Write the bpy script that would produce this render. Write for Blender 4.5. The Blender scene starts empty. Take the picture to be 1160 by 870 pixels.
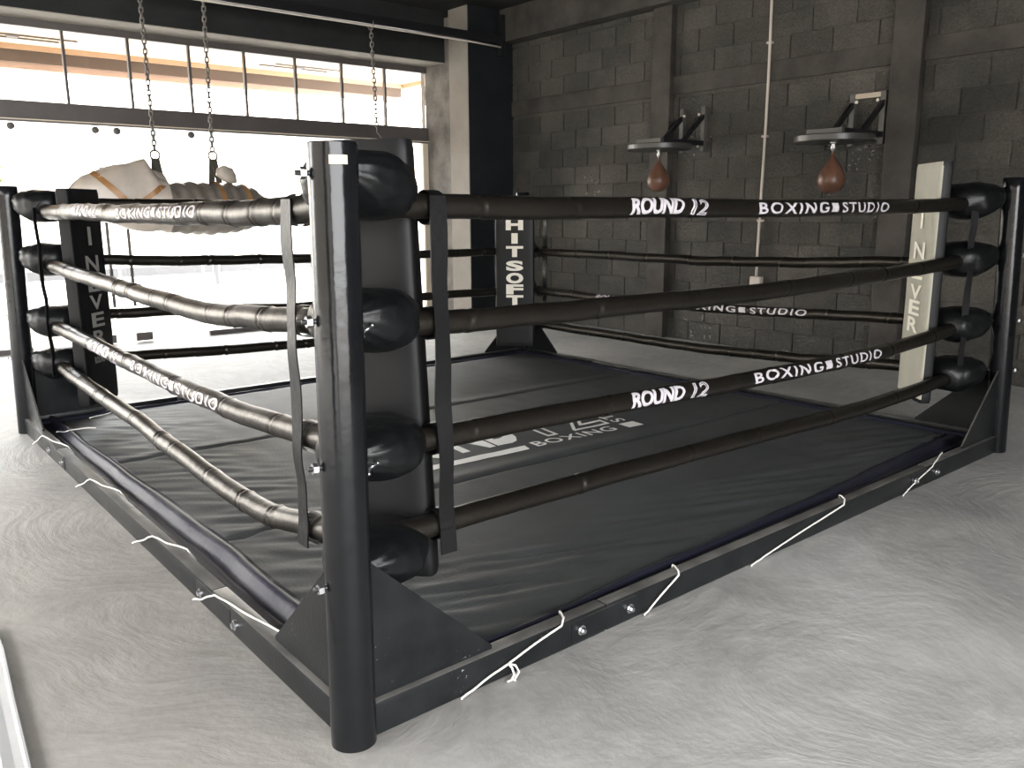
import bpy, bmesh, math, random
from mathutils import Vector, Matrix, noise
random.seed(7)
PI = math.pi
sc = bpy.context.scene
col = sc.collection
L = 4.0            # side of the ring
LEAN = 0.0355      # how far each post top leans in
H = 1.4645         # post height
A = 0.165          # rope plane inset

# ------------------------------------------------------------------ camera
F, YAW, PITCH, ROLL = 947.6591, 0.87627, 0.20489, -0.00544
CAM = Vector((-0.9037, -1.71901, 1.31694))
d = Vector((math.cos(PITCH)*math.cos(YAW), math.cos(PITCH)*math.sin(YAW), -math.sin(PITCH)))
r = d.cross(Vector((0, 0, 1))).normalized(); u = r.cross(d)
c_, s_ = math.cos(ROLL), math.sin(ROLL)
r2 = c_*r + s_*u; u2 = -s_*r + c_*u
cam = bpy.data.cameras.new('camera'); camo = bpy.data.objects.new('camera', cam); col.objects.link(camo)
M = Matrix((r2, u2, -d)).transposed().to_4x4(); M.translation = CAM
camo.matrix_world = M
cam.sensor_width = 36; cam.lens = F/1160*36; cam.clip_end = 200; cam.clip_start = 0.02
sc.camera = camo

# ------------------------------------------------------------------ materials
def N(nt, t, **kw):
    n = nt.nodes.new(t)
    for k, v in kw.items():
        if k in n.inputs: n.inputs[k].default_value = v
        else: setattr(n, k, v)
    return n
def mat(name, colr, rough=0.5, spec=0.5, metal=0.0, vary=0.0, vscale=6.0, bump=0.0, bscale=40.0, sheen=0.0, coat=0.0, rvary=0.0, col2=None):
    m = bpy.data.materials.new(name); m.use_nodes = True
    nt = m.node_tree; b = nt.nodes['Principled BSDF']
    b.inputs['Base Color'].default_value = (*colr, 1); b.inputs['Roughness'].default_value = rough
    b.inputs['Metallic'].default_value = metal; b.inputs['Specular IOR Level'].default_value = spec
    if sheen: b.inputs['Sheen Weight'].default_value = sheen
    if coat: b.inputs['Coat Weight'].default_value = coat; b.inputs['Coat Roughness'].default_value = 0.15
    tc = N(nt, 'ShaderNodeTexCoord')
    if vary or col2 or rvary:
        no = N(nt, 'ShaderNodeTexNoise', Scale=vscale, Detail=5.0, Roughness=0.6)
        nt.links.new(tc.outputs['Object'], no.inputs['Vector'])
        rp = N(nt, 'ShaderNodeMapRange'); rp.inputs[1].default_value = 0.35; rp.inputs[2].default_value = 0.65
        nt.links.new(no.outputs['Fac'], rp.inputs[0])
        mx = N(nt, 'ShaderNodeMix', data_type='RGBA')
        c2 = col2 or tuple(min(1, v*(1+vary)) for v in colr)
        c1 = colr if col2 else tuple(v*(1-vary) for v in colr)
        mx.inputs[6].default_value = (*c1, 1); mx.inputs[7].default_value = (*c2, 1)
        nt.links.new(rp.outputs[0], mx.inputs[0]); nt.links.new(mx.outputs[2], b.inputs['Base Color'])
        if rvary:
            r3 = N(nt, 'ShaderNodeMapRange'); r3.inputs[3].default_value = rough-rvary; r3.inputs[4].default_value = rough+rvary
            nt.links.new(no.outputs['Fac'], r3.inputs[0]); nt.links.new(r3.outputs[0], b.inputs['Roughness'])
    if bump:
        n2 = N(nt, 'ShaderNodeTexNoise', Scale=bscale, Detail=4.0)
        nt.links.new(tc.outputs['Object'], n2.inputs['Vector'])
        bp = N(nt, 'ShaderNodeBump', Strength=bump, Distance=0.01)
        nt.links.new(n2.outputs['Fac'], bp.inputs['Height']); nt.links.new(bp.outputs[0], b.inputs['Normal'])
    return m

MT = {}
MT['post'] = mat('black_gloss_paint', (.0065, .007, .008), .17, .32, bump=.10, bscale=26, rvary=.06, vscale=14, vary=.15)
MT['plate'] = mat('black_plate_paint', (.010, .0108, .0115), .32, .22, vary=.25, vscale=9, bump=.06, bscale=60, rvary=.08)
MT_SHEEN = (1.0, .90, .78, 1)
def chips(m, sc_, lo, amt):
    nt = m.node_tree; b = nt.nodes['Principled BSDF']; lk = nt.links.new
    tc = N(nt, 'ShaderNodeTexCoord'); n1 = N(nt, 'ShaderNodeTexNoise', Scale=sc_, Detail=3.0, Roughness=.7); lk(tc.outputs['Object'], n1.inputs['Vector'])
    n2 = N(nt, 'ShaderNodeTexNoise', Scale=5.0, Detail=3.0); lk(tc.outputs['Object'], n2.inputs['Vector'])
    ad = N(nt, 'ShaderNodeMath', operation='MULTIPLY_ADD'); ad.inputs[1].default_value = .35; lk(n2.outputs['Fac'], ad.inputs[0]); lk(n1.outputs['Fac'], ad.inputs[2])
    mr = N(nt, 'ShaderNodeMapRange'); mr.inputs[1].default_value = lo; mr.inputs[2].default_value = lo+.05; mr.inputs[4].default_value = amt; lk(ad.outputs[0], mr.inputs[0])
    mx = N(nt, 'ShaderNodeMix', data_type='RGBA'); mx.inputs[7].default_value = (.45, .45, .44, 1); lk(mr.outputs[0], mx.inputs[0])
    l = b.inputs['Base Color'].links
    if l: lk(l[0].from_socket, mx.inputs[6])
    else: mx.inputs[6].default_value = b.inputs['Base Color'].default_value
    lk(mx.outputs[2], b.inputs['Base Color'])
def dusty(m, c, rough=.55):
    nt = m.node_tree; b = nt.nodes['Principled BSDF']; lk = nt.links.new
    g = N(nt, 'ShaderNodeNewGeometry'); sx = N(nt, 'ShaderNodeSeparateXYZ'); lk(g.outputs['True Normal'], sx.inputs[0])
    tc = N(nt, 'ShaderNodeTexCoord'); n1 = N(nt, 'ShaderNodeTexNoise', Scale=7.0, Detail=5.0); lk(tc.outputs['Object'], n1.inputs['Vector'])
    mr = N(nt, 'ShaderNodeMapRange'); mr.inputs[1].default_value = .45; mr.inputs[2].default_value = .95; lk(sx.outputs[2], mr.inputs[0])
    mu = N(nt, 'ShaderNodeMath', operation='MULTIPLY'); lk(mr.outputs[0], mu.inputs[0])
    nr = N(nt, 'ShaderNodeMapRange'); nr.inputs[1].default_value = .3; nr.inputs[2].default_value = .6; nr.inputs[3].default_value = .45; lk(n1.outputs['Fac'], nr.inputs[0]); lk(nr.outputs[0], mu.inputs[1])
    mx = N(nt, 'ShaderNodeMix', data_type='RGBA'); mx.inputs[7].default_value = (*c, 1); lk(mu.outputs[0], mx.inputs[0])
    l = b.inputs['Base Color'].links
    if l: lk(l[0].from_socket, mx.inputs[6])
    else: mx.inputs[6].default_value = b.inputs['Base Color'].default_value
    lk(mx.outputs[2], b.inputs['Base Color'])
chips(MT['plate'], 75, .90, .6); chips(MT['post'], 80, .945, .5); dusty(MT['plate'], (.15, .145, .135))
MT['vinyl'] = mat('black_vinyl', (.0070, .0060, .0050), .35, .48, bump=.12, bscale=60, vary=.2, vscale=8)
MT['vinyl'].node_tree.nodes['Principled BSDF'].inputs['Specular Tint'].default_value = MT_SHEEN
MT['pouch'] = mat('black_soft_vinyl', (.0055, .006, .0065), .36, .26, bump=.25, bscale=28)
MT['cushion'] = mat('black_pad_vinyl', (.007, .007, .0075), .45, .2, bump=.08, bscale=30)
MT['cushion_white'] = mat('white_pad_vinyl', (.37, .36, .30), .5, .4, bump=.08, bscale=20, vary=.08, vscale=7)
MT['strap'] = mat('strap_vinyl', (.0065, .0065, .007), .38, .24, bump=.15, bscale=50)
MT['canvas'] = mat('black_canvas', (.046, .049, .050), .6, .4, bump=.12, bscale=90, vary=.12, vscale=4)
MT['hem'] = mat('navy_canvas_hem', (.017, .017, .031), .5, .4, bump=.15, bscale=40)
MT['white_ink'] = mat('white_print', (.86, .85, .82), .5, .4)
MT['white_ink2'] = mat('rope_print', (.52, .49, .52), .45, .4)
MT['grey_ink'] = mat('grey_print', (.30, .29, .27), .5, .4)
MT['cream_ink'] = mat('cream_print', (.72, .68, .60), .5, .4)
MT['pad_ink'] = mat('pale_pad_print', (.88, .86, .76), .5, .4)
MT['cord'] = mat('white_cord', (.75, .73, .68), .8, .2)
MT['steel'] = mat('zinc_steel', (.55, .55, .56), .35, .5, metal=1.0)
MT['chain'] = mat('galvanized_chain', (.20, .185, .17), .5, .5, metal=.6)
MT['blackmetal'] = mat('black_metal', (.013, .013, .015), .33, .5)
MT['disc'] = mat('black_board', (.055, .054, .052), .36, .6)
MT['leather'] = mat('brown_leather', (.135, .066, .042), .36, .5, vary=.22, vscale=9, bump=.08, bscale=70)
MT['conduit'] = mat('beige_conduit', (.62, .56, .50), .5, .4)
MT['frame'] = mat('bronze_aluminium', (.085, .075, .072), .42, .5, vary=.08)
MT['jamb'] = mat('cream_jamb', (.70, .62, .50), .55, .4)
MT['concrete_dark'] = mat('dark_painted_concrete', (.056, .051, .045), .72, .3, vary=.35, vscale=3.2, bump=.35, bscale=26)
MT['beam_black'] = mat('black_painted_beam', (.020, .021, .022), .75, .3, vary=.2, vscale=3, bump=.15, bscale=16)
MT['reveal'] = mat('grey_render', (.17, .155, .14), .8, .3, vary=.3, vscale=4.5, bump=.35, bscale=25)
MT['column_black'] = mat('black_column_paint', (.012, .014, .016), .7, .25, vary=.2, vscale=3, bump=.1, bscale=14)
MT['ceiling'] = mat('black_ceiling_paint', (.022, .022, .021), .85, .2, vary=.35, vscale=1.6, bump=.2, bscale=10)
MT['plastic'] = mat('wrapping_plastic', (.50, .44, .38), .32, .5, bump=.35, bscale=9, vary=.12, vscale=5)
MT['bagskin'] = mat('bag_under_plastic', (.20, .175, .15), .38, .5, bump=.2, bscale=14, vary=.2, vscale=4)
MT['tape'] = mat('brown_parcel_tape', (.36, .185, .07), .35, .5)
MT['web'] = mat('olive_webbing', (.075, .07, .055), .8, .2, bump=.3, bscale=160)
MT['sticker'] = mat('beige_sticker', (.52, .45, .36), .6, .3)
MT['alu'] = mat('pale_plastic_profile', (.36, .36, .36), .35, .5, vary=.08)
MT['pave'] = mat('pale_paving', (.52, .50, .46), .9, .2, vary=.1, vscale=.6)
MT['soffit'] = mat('peach_soffit', (.80, .62, .46), .8, .2)
MT['fascia_peach'] = mat('peach_fascia', (.42, .28, .18), .8, .2)
MT['fascia_grey'] = mat('grey_fascia', (.105, .078, .062), .8, .2)
MT['fascia_pink'] = mat('pale_pink_fascia', (.40, .28, .22), .8, .2)
MT['light_blocker'] = mat('light_blocker_render', (.30, .27, .23), .9, .1, vary=.15, vscale=1.5)
MT['reveal_pale'] = mat('pale_render', (.27, .245, .215), .75, .3, vary=.08, vscale=3, bump=.12, bscale=18)
MT['wallbar'] = mat('grey_worn_bar', (.10, .097, .09), .45, .5)
MT['facade'] = mat('pale_render_facade', (.80, .72, .62), .8, .2)
MT['facade_win'] = mat('facade_window', (.12, .14, .14), .3, .5)
MT['greyrail'] = mat('grey_rail_paint', (.10, .10, .105), .6, .3)
MT['foliage'] = mat('shrub_leaf', (.09, .12, .03), .7, .3, vary=.3, vscale=6)

def glass_mat():
    m = bpy.data.materials.new('clear_glass'); m.use_nodes = True; nt = m.node_tree
    nt.nodes.remove(nt.nodes['Principled BSDF']); out = nt.nodes['Material Output']
    tr = N(nt, 'ShaderNodeBsdfTransparent'); tr.inputs[0].default_value = (.96, .97, .97, 1)
    gl = N(nt, 'ShaderNodeBsdfGlossy', Roughness=0.0)
    fr = N(nt, 'ShaderNodeFresnel', IOR=1.45)
    mx = N(nt, 'ShaderNodeMixShader')
    nt.links.new(fr.outputs[0], mx.inputs[0]); nt.links.new(tr.outputs[0], mx.inputs[1]); nt.links.new(gl.outputs[0], mx.inputs[2])
    nt.links.new(mx.outputs[0], out.inputs[0]); return m
MT['glass'] = glass_mat()

def floor_mat():
    m = bpy.data.materials.new('trowelled_concrete'); m.use_nodes = True; nt = m.node_tree; b = nt.nodes['Principled BSDF']
    lk = nt.links.new
    tc = N(nt, 'ShaderNodeTexCoord')
    w = N(nt, 'ShaderNodeTexNoise', Scale=.9, Detail=2.0); lk(tc.outputs['Object'], w.inputs['Vector'])
    wa = N(nt, 'ShaderNodeVectorMath', operation='MULTIPLY_ADD'); wa.inputs[1].default_value = (.7, .7, 0)
    lk(w.outputs['Color'], wa.inputs[0]); lk(tc.outputs['Object'], wa.inputs[2])
    vo = N(nt, 'ShaderNodeTexVoronoi', feature='SMOOTH_F1', Scale=.62); vo.inputs['Smoothness'].default_value = .25
    lk(wa.outputs[0], vo.inputs['Vector'])
    sp = N(nt, 'ShaderNodeSeparateXYZ'); lk(wa.outputs[0], sp.inputs[0])
    def ring(k, along, sc_, det):
        mu = N(nt, 'ShaderNodeMath', operation='MULTIPLY'); mu.inputs[1].default_value = k; lk(vo.outputs['Distance'], mu.inputs[0])
        mx = N(nt, 'ShaderNodeMath', operation='MULTIPLY'); mx.inputs[1].default_value = along; lk(sp.outputs[0], mx.inputs[0])
        my = N(nt, 'ShaderNodeMath', operation='MULTIPLY'); my.inputs[1].default_value = along; lk(sp.outputs[1], my.inputs[0])
        cb = N(nt, 'ShaderNodeCombineXYZ'); lk(mu.outputs[0], cb.inputs[0]); lk(mx.outputs[0], cb.inputs[1]); lk(my.outputs[0], cb.inputs[2])
        n = N(nt, 'ShaderNodeTexNoise', Scale=sc_, Detail=det, Roughness=.62); lk(cb.outputs[0], n.inputs['Vector']); return n
    st = ring(22, 3.2, 2.0, 6.0)
    big = N(nt, 'ShaderNodeTexNoise', Scale=.8, Detail=6.0, Roughness=.6); lk(tc.outputs['Object'], big.inputs['Vector'])
    fine = N(nt, 'ShaderNodeTexNoise', Scale=26.0, Detail=4.0); lk(tc.outputs['Object'], fine.inputs['Vector'])
    cr = N(nt, 'ShaderNodeValToRGB'); e = cr.color_ramp.elements
    e[0].position = .30; e[0].color = (.27, .272, .274, 1); e[1].position = .70; e[1].color = (.50, .497, .485, 1)
    e2 = cr.color_ramp.elements.new(.5); e2.color = (.40, .395, .378, 1)
    lk(big.outputs['Fac'], cr.inputs[0])
    mr = N(nt, 'ShaderNodeMapRange'); mr.inputs[1].default_value = .3; mr.inputs[2].default_value = .7; mr.inputs[3].default_value = .86; mr.inputs[4].default_value = 1.10
    lk(st.outputs['Fac'], mr.inputs[0])
    mul = N(nt, 'ShaderNodeVectorMath', operation='SCALE'); lk(cr.outputs[0], mul.inputs[0]); lk(mr.outputs[0], mul.inputs['Scale'])
    # brownish cement dust left of the ring, deepened to offset strong light there
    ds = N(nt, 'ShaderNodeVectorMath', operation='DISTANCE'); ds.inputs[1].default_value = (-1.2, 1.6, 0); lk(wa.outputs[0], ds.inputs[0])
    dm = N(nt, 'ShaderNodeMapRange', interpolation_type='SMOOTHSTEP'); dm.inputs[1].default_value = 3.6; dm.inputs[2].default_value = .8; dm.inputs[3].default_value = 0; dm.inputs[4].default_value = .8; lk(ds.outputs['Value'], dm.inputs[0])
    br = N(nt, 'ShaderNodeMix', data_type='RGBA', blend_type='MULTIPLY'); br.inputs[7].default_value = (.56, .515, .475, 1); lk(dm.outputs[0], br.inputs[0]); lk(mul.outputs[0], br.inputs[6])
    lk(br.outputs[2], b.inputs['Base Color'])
    ad = N(nt, 'ShaderNodeMath', operation='MULTIPLY_ADD'); ad.inputs[1].default_value = .35; lk(fine.outputs['Fac'], ad.inputs[0]); lk(st.outputs['Fac'], ad.inputs[2])
    bp = N(nt, 'ShaderNodeBump', Strength=.5, Distance=.012); lk(ad.outputs[0], bp.inputs['Height']); lk(bp.outputs[0], b.inputs['Normal'])
    rr = N(nt, 'ShaderNodeMapRange'); rr.inputs[3].default_value = .5; rr.inputs[4].default_value = .72; lk(big.outputs['Fac'], rr.inputs[0]); lk(rr.outputs[0], b.inputs['Roughness'])
    b.inputs['Specular IOR Level'].default_value = .35
    return m
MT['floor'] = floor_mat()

def block_mat():
    m = bpy.data.materials.new('painted_concrete_block'); m.use_nodes = True; nt = m.node_tree; b = nt.nodes['Principled BSDF']; lk = nt.links.new
    tc = N(nt, 'ShaderNodeTexCoord')
    n1 = N(nt, 'ShaderNodeTexNoise', Scale=1.3, Detail=6.0, Roughness=.65); lk(tc.outputs['Object'], n1.inputs['Vector'])
    cr = N(nt, 'ShaderNodeValToRGB'); e = cr.color_ramp.elements
    e[0].position = .32; e[0].color = (.038, .038, .034, 1); e[1].position = .72; e[1].color = (.108, .098, .085, 1); lk(n1.outputs['Fac'], cr.inputs[0])
    # pale plaster flecks near the speed bag brackets and low joints
    n2 = N(nt, 'ShaderNodeTexNoise', Scale=17.0, Detail=5.0, Roughness=.7); lk(tc.outputs['Object'], n2.inputs['Vector'])
    acc = None
    for p, rad in (((5.93, 3.62, 2.02), .34), ((5.93, 1.95, 1.72), .28), ((5.93, 5.0, 1.5), .45), ((5.93, 3.6, .12), .5)):
        ds = N(nt, 'ShaderNodeVectorMath', operation='DISTANCE'); ds.inputs[1].default_value = p; lk(tc.outputs['Object'], ds.inputs[0])
        mr = N(nt, 'ShaderNodeMapRange'); mr.inputs[1].default_value = rad; mr.inputs[2].default_value = rad*.2; mr.inputs[3].default_value = 0; mr.inputs[4].default_value = .13; lk(ds.outputs['Value'], mr.inputs[0])
        if acc is None: acc = mr
        else:
            a2 = N(nt, 'ShaderNodeMath', operation='MAXIMUM'); lk(acc.outputs[0], a2.inputs[0]); lk(mr.outputs[0], a2.inputs[1]); acc = a2
    sm = N(nt, 'ShaderNodeMath', operation='ADD'); lk(n2.outputs['Fac'], sm.inputs[0]); lk(acc.outputs[0], sm.inputs[1])
    th = N(nt, 'ShaderNodeMapRange'); th.inputs[1].default_value = .70; th.inputs[2].default_value = .76; th.inputs[3].default_value = 0; th.inputs[4].default_value = .7; lk(sm.outputs[0], th.inputs[0])
    ge = N(nt, 'ShaderNodeNewGeometry'); ri = N(nt, 'ShaderNodeMapRange'); ri.inputs[3].default_value = .78; ri.inputs[4].default_value = 1.22; lk(ge.outputs['Random Per Island'], ri.inputs[0])
    sc2 = N(nt, 'ShaderNodeVectorMath', operation='SCALE'); lk(cr.outputs[0], sc2.inputs[0]); lk(ri.outputs[0], sc2.inputs['Scale'])
    mx = N(nt, 'ShaderNodeMix', data_type='RGBA'); mx.inputs[7].default_value = (.42, .40, .36, 1); lk(th.outputs[0], mx.inputs[0]); 
    nf = N(nt, 'ShaderNodeTexNoise', Scale=48.0, Detail=4.0, Roughness=.75); lk(tc.outputs['Object'], nf.inputs['Vector'])
    fr_ = N(nt, 'ShaderNodeMapRange'); fr_.inputs[1].default_value = .3; fr_.inputs[2].default_value = .7; fr_.inputs[3].default_value = .68; fr_.inputs[4].default_value = 1.32; lk(nf.outputs['Fac'], fr_.inputs[0])
    sc3 = N(nt, 'ShaderNodeVectorMath', operation='SCALE'); lk(sc2.outputs[0], sc3.inputs[0]); lk(fr_.outputs[0], sc3.inputs['Scale'])
    lk(sc3.outputs[0], mx.inputs[6])
    lk(mx.outputs[2], b.inputs['Base Color'])
    n3 = N(nt, 'ShaderNodeTexNoise', Scale=52.0, Detail=4.0, Roughness=.75); lk(tc.outputs['Object'], n3.inputs['Vector'])
    bp = N(nt, 'ShaderNodeBump', Strength=1.0, Distance=.018); lk(n3.outputs['Fac'], bp.inputs['Height']); lk(bp.outputs[0], b.inputs['Normal'])
    b.inputs['Roughness'].default_value = .62; b.inputs['Specular IOR Level'].default_value = .4
    return m
MT['block'] = block_mat()

# ------------------------------------------------------------------ mesh helpers
class MB:
    def __init__(s): s.v = []; s.f = []
    def add(s, v, f):
        o = len(s.v); s.v += [tuple(p) for p in v]; s.f += [tuple(i+o for i in q) for q in f]; return s
    def box(s, lo, hi, bev=0.0, mtx=None):
        if bev:
            bm = bmesh.new(); bmesh.ops.create_cube(bm, size=1)
            for v in bm.verts: v.co = Vector([lo[i]+(v.co[i]+.5)*(hi[i]-lo[i]) for i in range(3)])
            bmesh.ops.bevel(bm, geom=bm.edges[:], offset=bev, segments=2, affect='EDGES', profile=.6)
            bm.verts.index_update(); V = [v.co.copy() for v in bm.verts]; Fc = [[v.index for v in f.verts] for f in bm.faces]; bm.free()
        else:
            V = [Vector((x, y, z)) for x in (lo[0], hi[0]) for y in (lo[1], hi[1]) for z in (lo[2], hi[2])]
            Fc = [(0, 1, 3, 2), (4, 6, 7, 5), (0, 4, 5, 1), (2, 3, 7, 6), (0, 2, 6, 4), (1, 5, 7, 3)]
        if mtx: V = [mtx @ v for v in V]
        return s.add(V, Fc)
    def bar(s, a, b, w, h=None, bev=0.0):      # square bar between two points
        a, b = Vector(a), Vector(b); h = h or w; z = (b-a); n = z.length; z.normalize()
        up = Vector((0, 0, 1)) if abs(z.z) < .9 else Vector((0, 1, 0))
        x = up.cross(z).normalized(); y = z.cross(x)
        m = Matrix((x, y, z)).transposed().to_4x4(); m.translation = a
        return s.box((-w/2, -h/2, 0), (w/2, h/2, n), bev, m)
    def tube(s, pts, rad, n=10, cap=True, rfun=None):
        pts = [Vector(p) for p in pts]; V = []; k = len(pts); px = None
        for i, p in enumerate(pts):
            t = (pts[min(i+1, k-1)]-pts[max(i-1, 0)]).normalized()
            if px is None:
                ref = Vector((0, 0, 1)) if abs(t.z) < .9 else Vector((1, 0, 0))
                px = ref.cross(t).normalized()
            px = (px - t*px.dot(t)).normalized(); py = t.cross(px)
            rr = rad[i] if isinstance(rad, (list, tuple)) else rad
            for j in range(n):
                q = 2*PI*j/n; f = rfun(i, q) if rfun else 1
                V.append(p+(px*math.cos(q)+py*math.sin(q))*rr*f)
        Fc = [(i*n+j, i*n+(j+1) % n, (i+1)*n+(j+1) % n, (i+1)*n+j) for i in range(k-1) for j in range(n)]
        if cap: Fc += [tuple(range(n-1, -1, -1)), tuple((k-1)*n+j for j in range(n))]
        return s.add(V, Fc)
    def lathe(s, prof, o=(0, 0, 0), n=24, mtx=None, fun=None):  # prof: (radius, z)
        V = []; o = Vector(o)
        for i, (rr, z) in enumerate(prof):
            for j in range(n):
                q = 2*PI*j/n; f = fun(i, q) if fun else 1
                v = Vector((rr*f*math.cos(q), rr*f*math.sin(q), z)); V.append((mtx @ v) if mtx else v+o)
        k = len(prof)
        Fc = [(i*n+j, i*n+(j+1) % n, (i+1)*n+(j+1) % n, (i+1)*n+j) for i in range(k-1) for j in range(n)]
        Fc += [tuple(range(n-1, -1, -1)), tuple((k-1)*n+j for j in range(n))]
        return s.add(V, Fc)
    def prism(s, poly, thick_vec):
        t = Vector(thick_vec)/2; n = len(poly)
        V = [Vector(p)-t for p in poly]+[Vector(p)+t for p in poly]
        Fc = [tuple(range(n-1, -1, -1)), tuple(range(n, 2*n))]+[(i, (i+1) % n, n+(i+1) % n, n+i) for i in range(n)]
        return s.add(V, Fc)
    def grid(s, fn, nu, nv, closed=False):
        V = [fn(i/nu, j/nv) for i in range(nu+1) for j in range(nv+1)]
        w = nv+1
        return s.add(V, [(i*w+j, (i+1)*w+j, (i+1)*w+j+1, i*w+j+1) for i in range(nu) for j in range(nv)])
    def build(s, name, m, parent=None, smooth=False, angle=None, loc=None):
        me = bpy.data.meshes.new(name); me.from_pydata(s.v, [], s.f); me.update()
        bm = bmesh.new(); bm.from_mesh(me); bmesh.ops.recalc_face_normals(bm, faces=bm.faces[:]); bm.to_mesh(me); bm.free()
        ms = m if isinstance(m, list) else [MT[m] if isinstance(m, str) else m]
        for x in ms: me.materials.append(x)
        if smooth:
            for p in me.polygons: p.use_smooth = True
            if angle: 
                try: me.set_sharp_from_angle(angle=math.radians(angle))
                except Exception: pass
        o = bpy.data.objects.new(name, me); col.objects.link(o)
        if parent:
            o.parent = parent
            o.matrix_parent_inverse = Matrix.Translation(-parent.location) if parent.type == 'EMPTY' else Matrix.Identity(4)
        return o
def thing(name, label, cat, loc=(0, 0, 0), group=None):
    o = bpy.data.objects.new(name, None); col.objects.link(o); o.location = loc; o.empty_display_size = .1
    o['label'] = label; o['category'] = cat
    if group: o['group'] = group
    return o
def tag(o, label, cat, group=None, kind=None):
    o['label'] = label; o['category'] = cat
    if group: o['group'] = group
    if kind: o['kind'] = kind
    return o
def struct(o): o['kind'] = 'structure'; return o

# ------------------------------------------------------------------ lettering
def text_mesh(s, size=1.0, bold=0.0, shear=0.0, space=1.0, outline=0.0, sx=1.0, align='LEFT'):
    cu = bpy.data.curves.new('txt', 'FONT'); cu.body = s; cu.size = size; cu.shear = shear
    cu.space_character = space; cu.resolution_u = 4; cu.align_x = align
    if outline:
        cu.fill_mode = 'NONE'; cu.bevel_depth = outline; cu.bevel_resolution = 0
    else: cu.offset = bold
    o = bpy.data.objects.new('txt', cu); col.objects.link(o)
    dg = bpy.context.evaluated_depsgraph_get(); me = o.evaluated_get(dg).to_mesh()
    bm = bmesh.new(); bm.from_mesh(me); o.evaluated_get(dg).to_mesh_clear()
    bpy.data.objects.remove(o); bpy.data.curves.remove(cu)
    for v in bm.verts: v.co.x *= sx; v.co.z *= .3 if outline else 0
    return bm
def bbox(bm):
    xs = [v.co.x for v in bm.verts]; ys = [v.co.y for v in bm.verts]; return min(xs), max(xs), min(ys), max(ys)
def fit(bm, x0, x1, y0, y1):
    a, b, c, e = bbox(bm)
    for v in bm.verts: v.co.x = x0+(v.co.x-a)/(b-a)*(x1-x0); v.co.y = y0+(v.co.y-c)/(e-c)*(y1-y0)
    return bm
def slice_bm(bm, du, dv):
    a, b, c, e = bbox(bm)
    for axis, lo, hi, st in ((0, a, b, du), (1, c, e, dv)):
        if not st: continue
        k = lo+st
        while k < hi:
            no = (1, 0, 0) if axis == 0 else (0, 1, 0); co = (k, 0, 0) if axis == 0 else (0, k, 0)
            bmesh.ops.bisect_plane(bm, geom=bm.verts[:]+bm.edges[:]+bm.faces[:], plane_co=co, plane_no=no); k += st
    return bm
def bm_quad(x0, x1, y0, y1, sk=0):
    bm = bmesh.new(); vs = [bm.verts.new(p) for p in ((x0, y0, 0), (x1, y0, 0), (x1+sk, y1, 0), (x0+sk, y1, 0))]; bm.faces.new(vs); return bm
def to_mb(mb, bm, fn):
    bm.verts.index_update(); bm.verts.ensure_lookup_table()
    mb.add([fn(v.co.x, v.co.y, v.co.z) for v in bm.verts], [[v.index for v in f.verts] for f in bm.faces]); bm.free(); return mb

# ================================================================== ROOM
XW, YC, YG, ZC = 5.94, 6.45, 7.30, 3.62
X0, Y0 = -4.2, -5.2
def slab(name, lo, hi, m, **k): return struct(MB().box(lo, hi, **k).build(name, m))
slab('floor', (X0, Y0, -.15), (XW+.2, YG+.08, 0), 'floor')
slab('ceiling', (X0, Y0, ZC), (XW+.2, YG+.2, ZC+.2), 'ceiling')
# block wall, each block with its own bevel and slight set-off
wb = MB()
wb.box((XW+.008, Y0, 0), (XW+.2, YG+.2, ZC))
bays = [(4.19, YC+.4, {1: 5.15, 0: 5.35}), (1.72, 3.95, {1: 3.47, 0: 3.67}), (-.75, 1.48, {1: 1.0, 0: 1.19}), (-3.2, -.99, {1: -1.4, 0: -1.6}), (Y0, -3.44, {1: -4, 0: -4.2})]
for y0, y1, offs in bays:
    for k in range(18):
        z0, z1 = k*.2, k*.2+.2
        if z0 < 2.6 and z1 > 2.43: z1 = 2.43
        if z0 >= 2.4 and z1 <= 2.61: continue
        o = offs[k % 2]; cuts = [y0]
        t = o-math.ceil((o-y0)/.4)*.4
        while t < y1:
            if t > y0+.05 and t < y1-.05: cuts.append(t+random.uniform(-.008, .008))
            t += .4
        cuts.append(y1)
        for a, b in zip(cuts, cuts[1:]):
            j = random.uniform(-.0025, .004)
            g = .0056
            wb.box((XW-.004+j, a+g, z0+g*random.uniform(.7, 1.2)), (XW+.03, b-g, z1-g), .0045)
struct(wb.build('wall_right', 'block'))
pil = MB()
for y in (4.07, 1.6, -.87, -3.32): pil.box((XW-.072, y-.12, 0), (XW+.05, y+.12, 3.27), .008)
struct(pil.build('trim_1', 'concrete_dark'))
bb = MB()
for y0, y1 in ((4.18, YC+.4), (1.71, 3.96), (-.76, 1.49), (-3.21, -.98)): bb.box((XW-.020, y0, 2.432), (XW+.05, y1, 2.605), .008)
struct(bb.build('trim_2', 'concrete_dark'))
struct(MB().box((XW-.2, Y0, 3.26), (XW+.05, YC+.3, ZC+.02), .01).build('trim_3', 'concrete_dark'))
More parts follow.
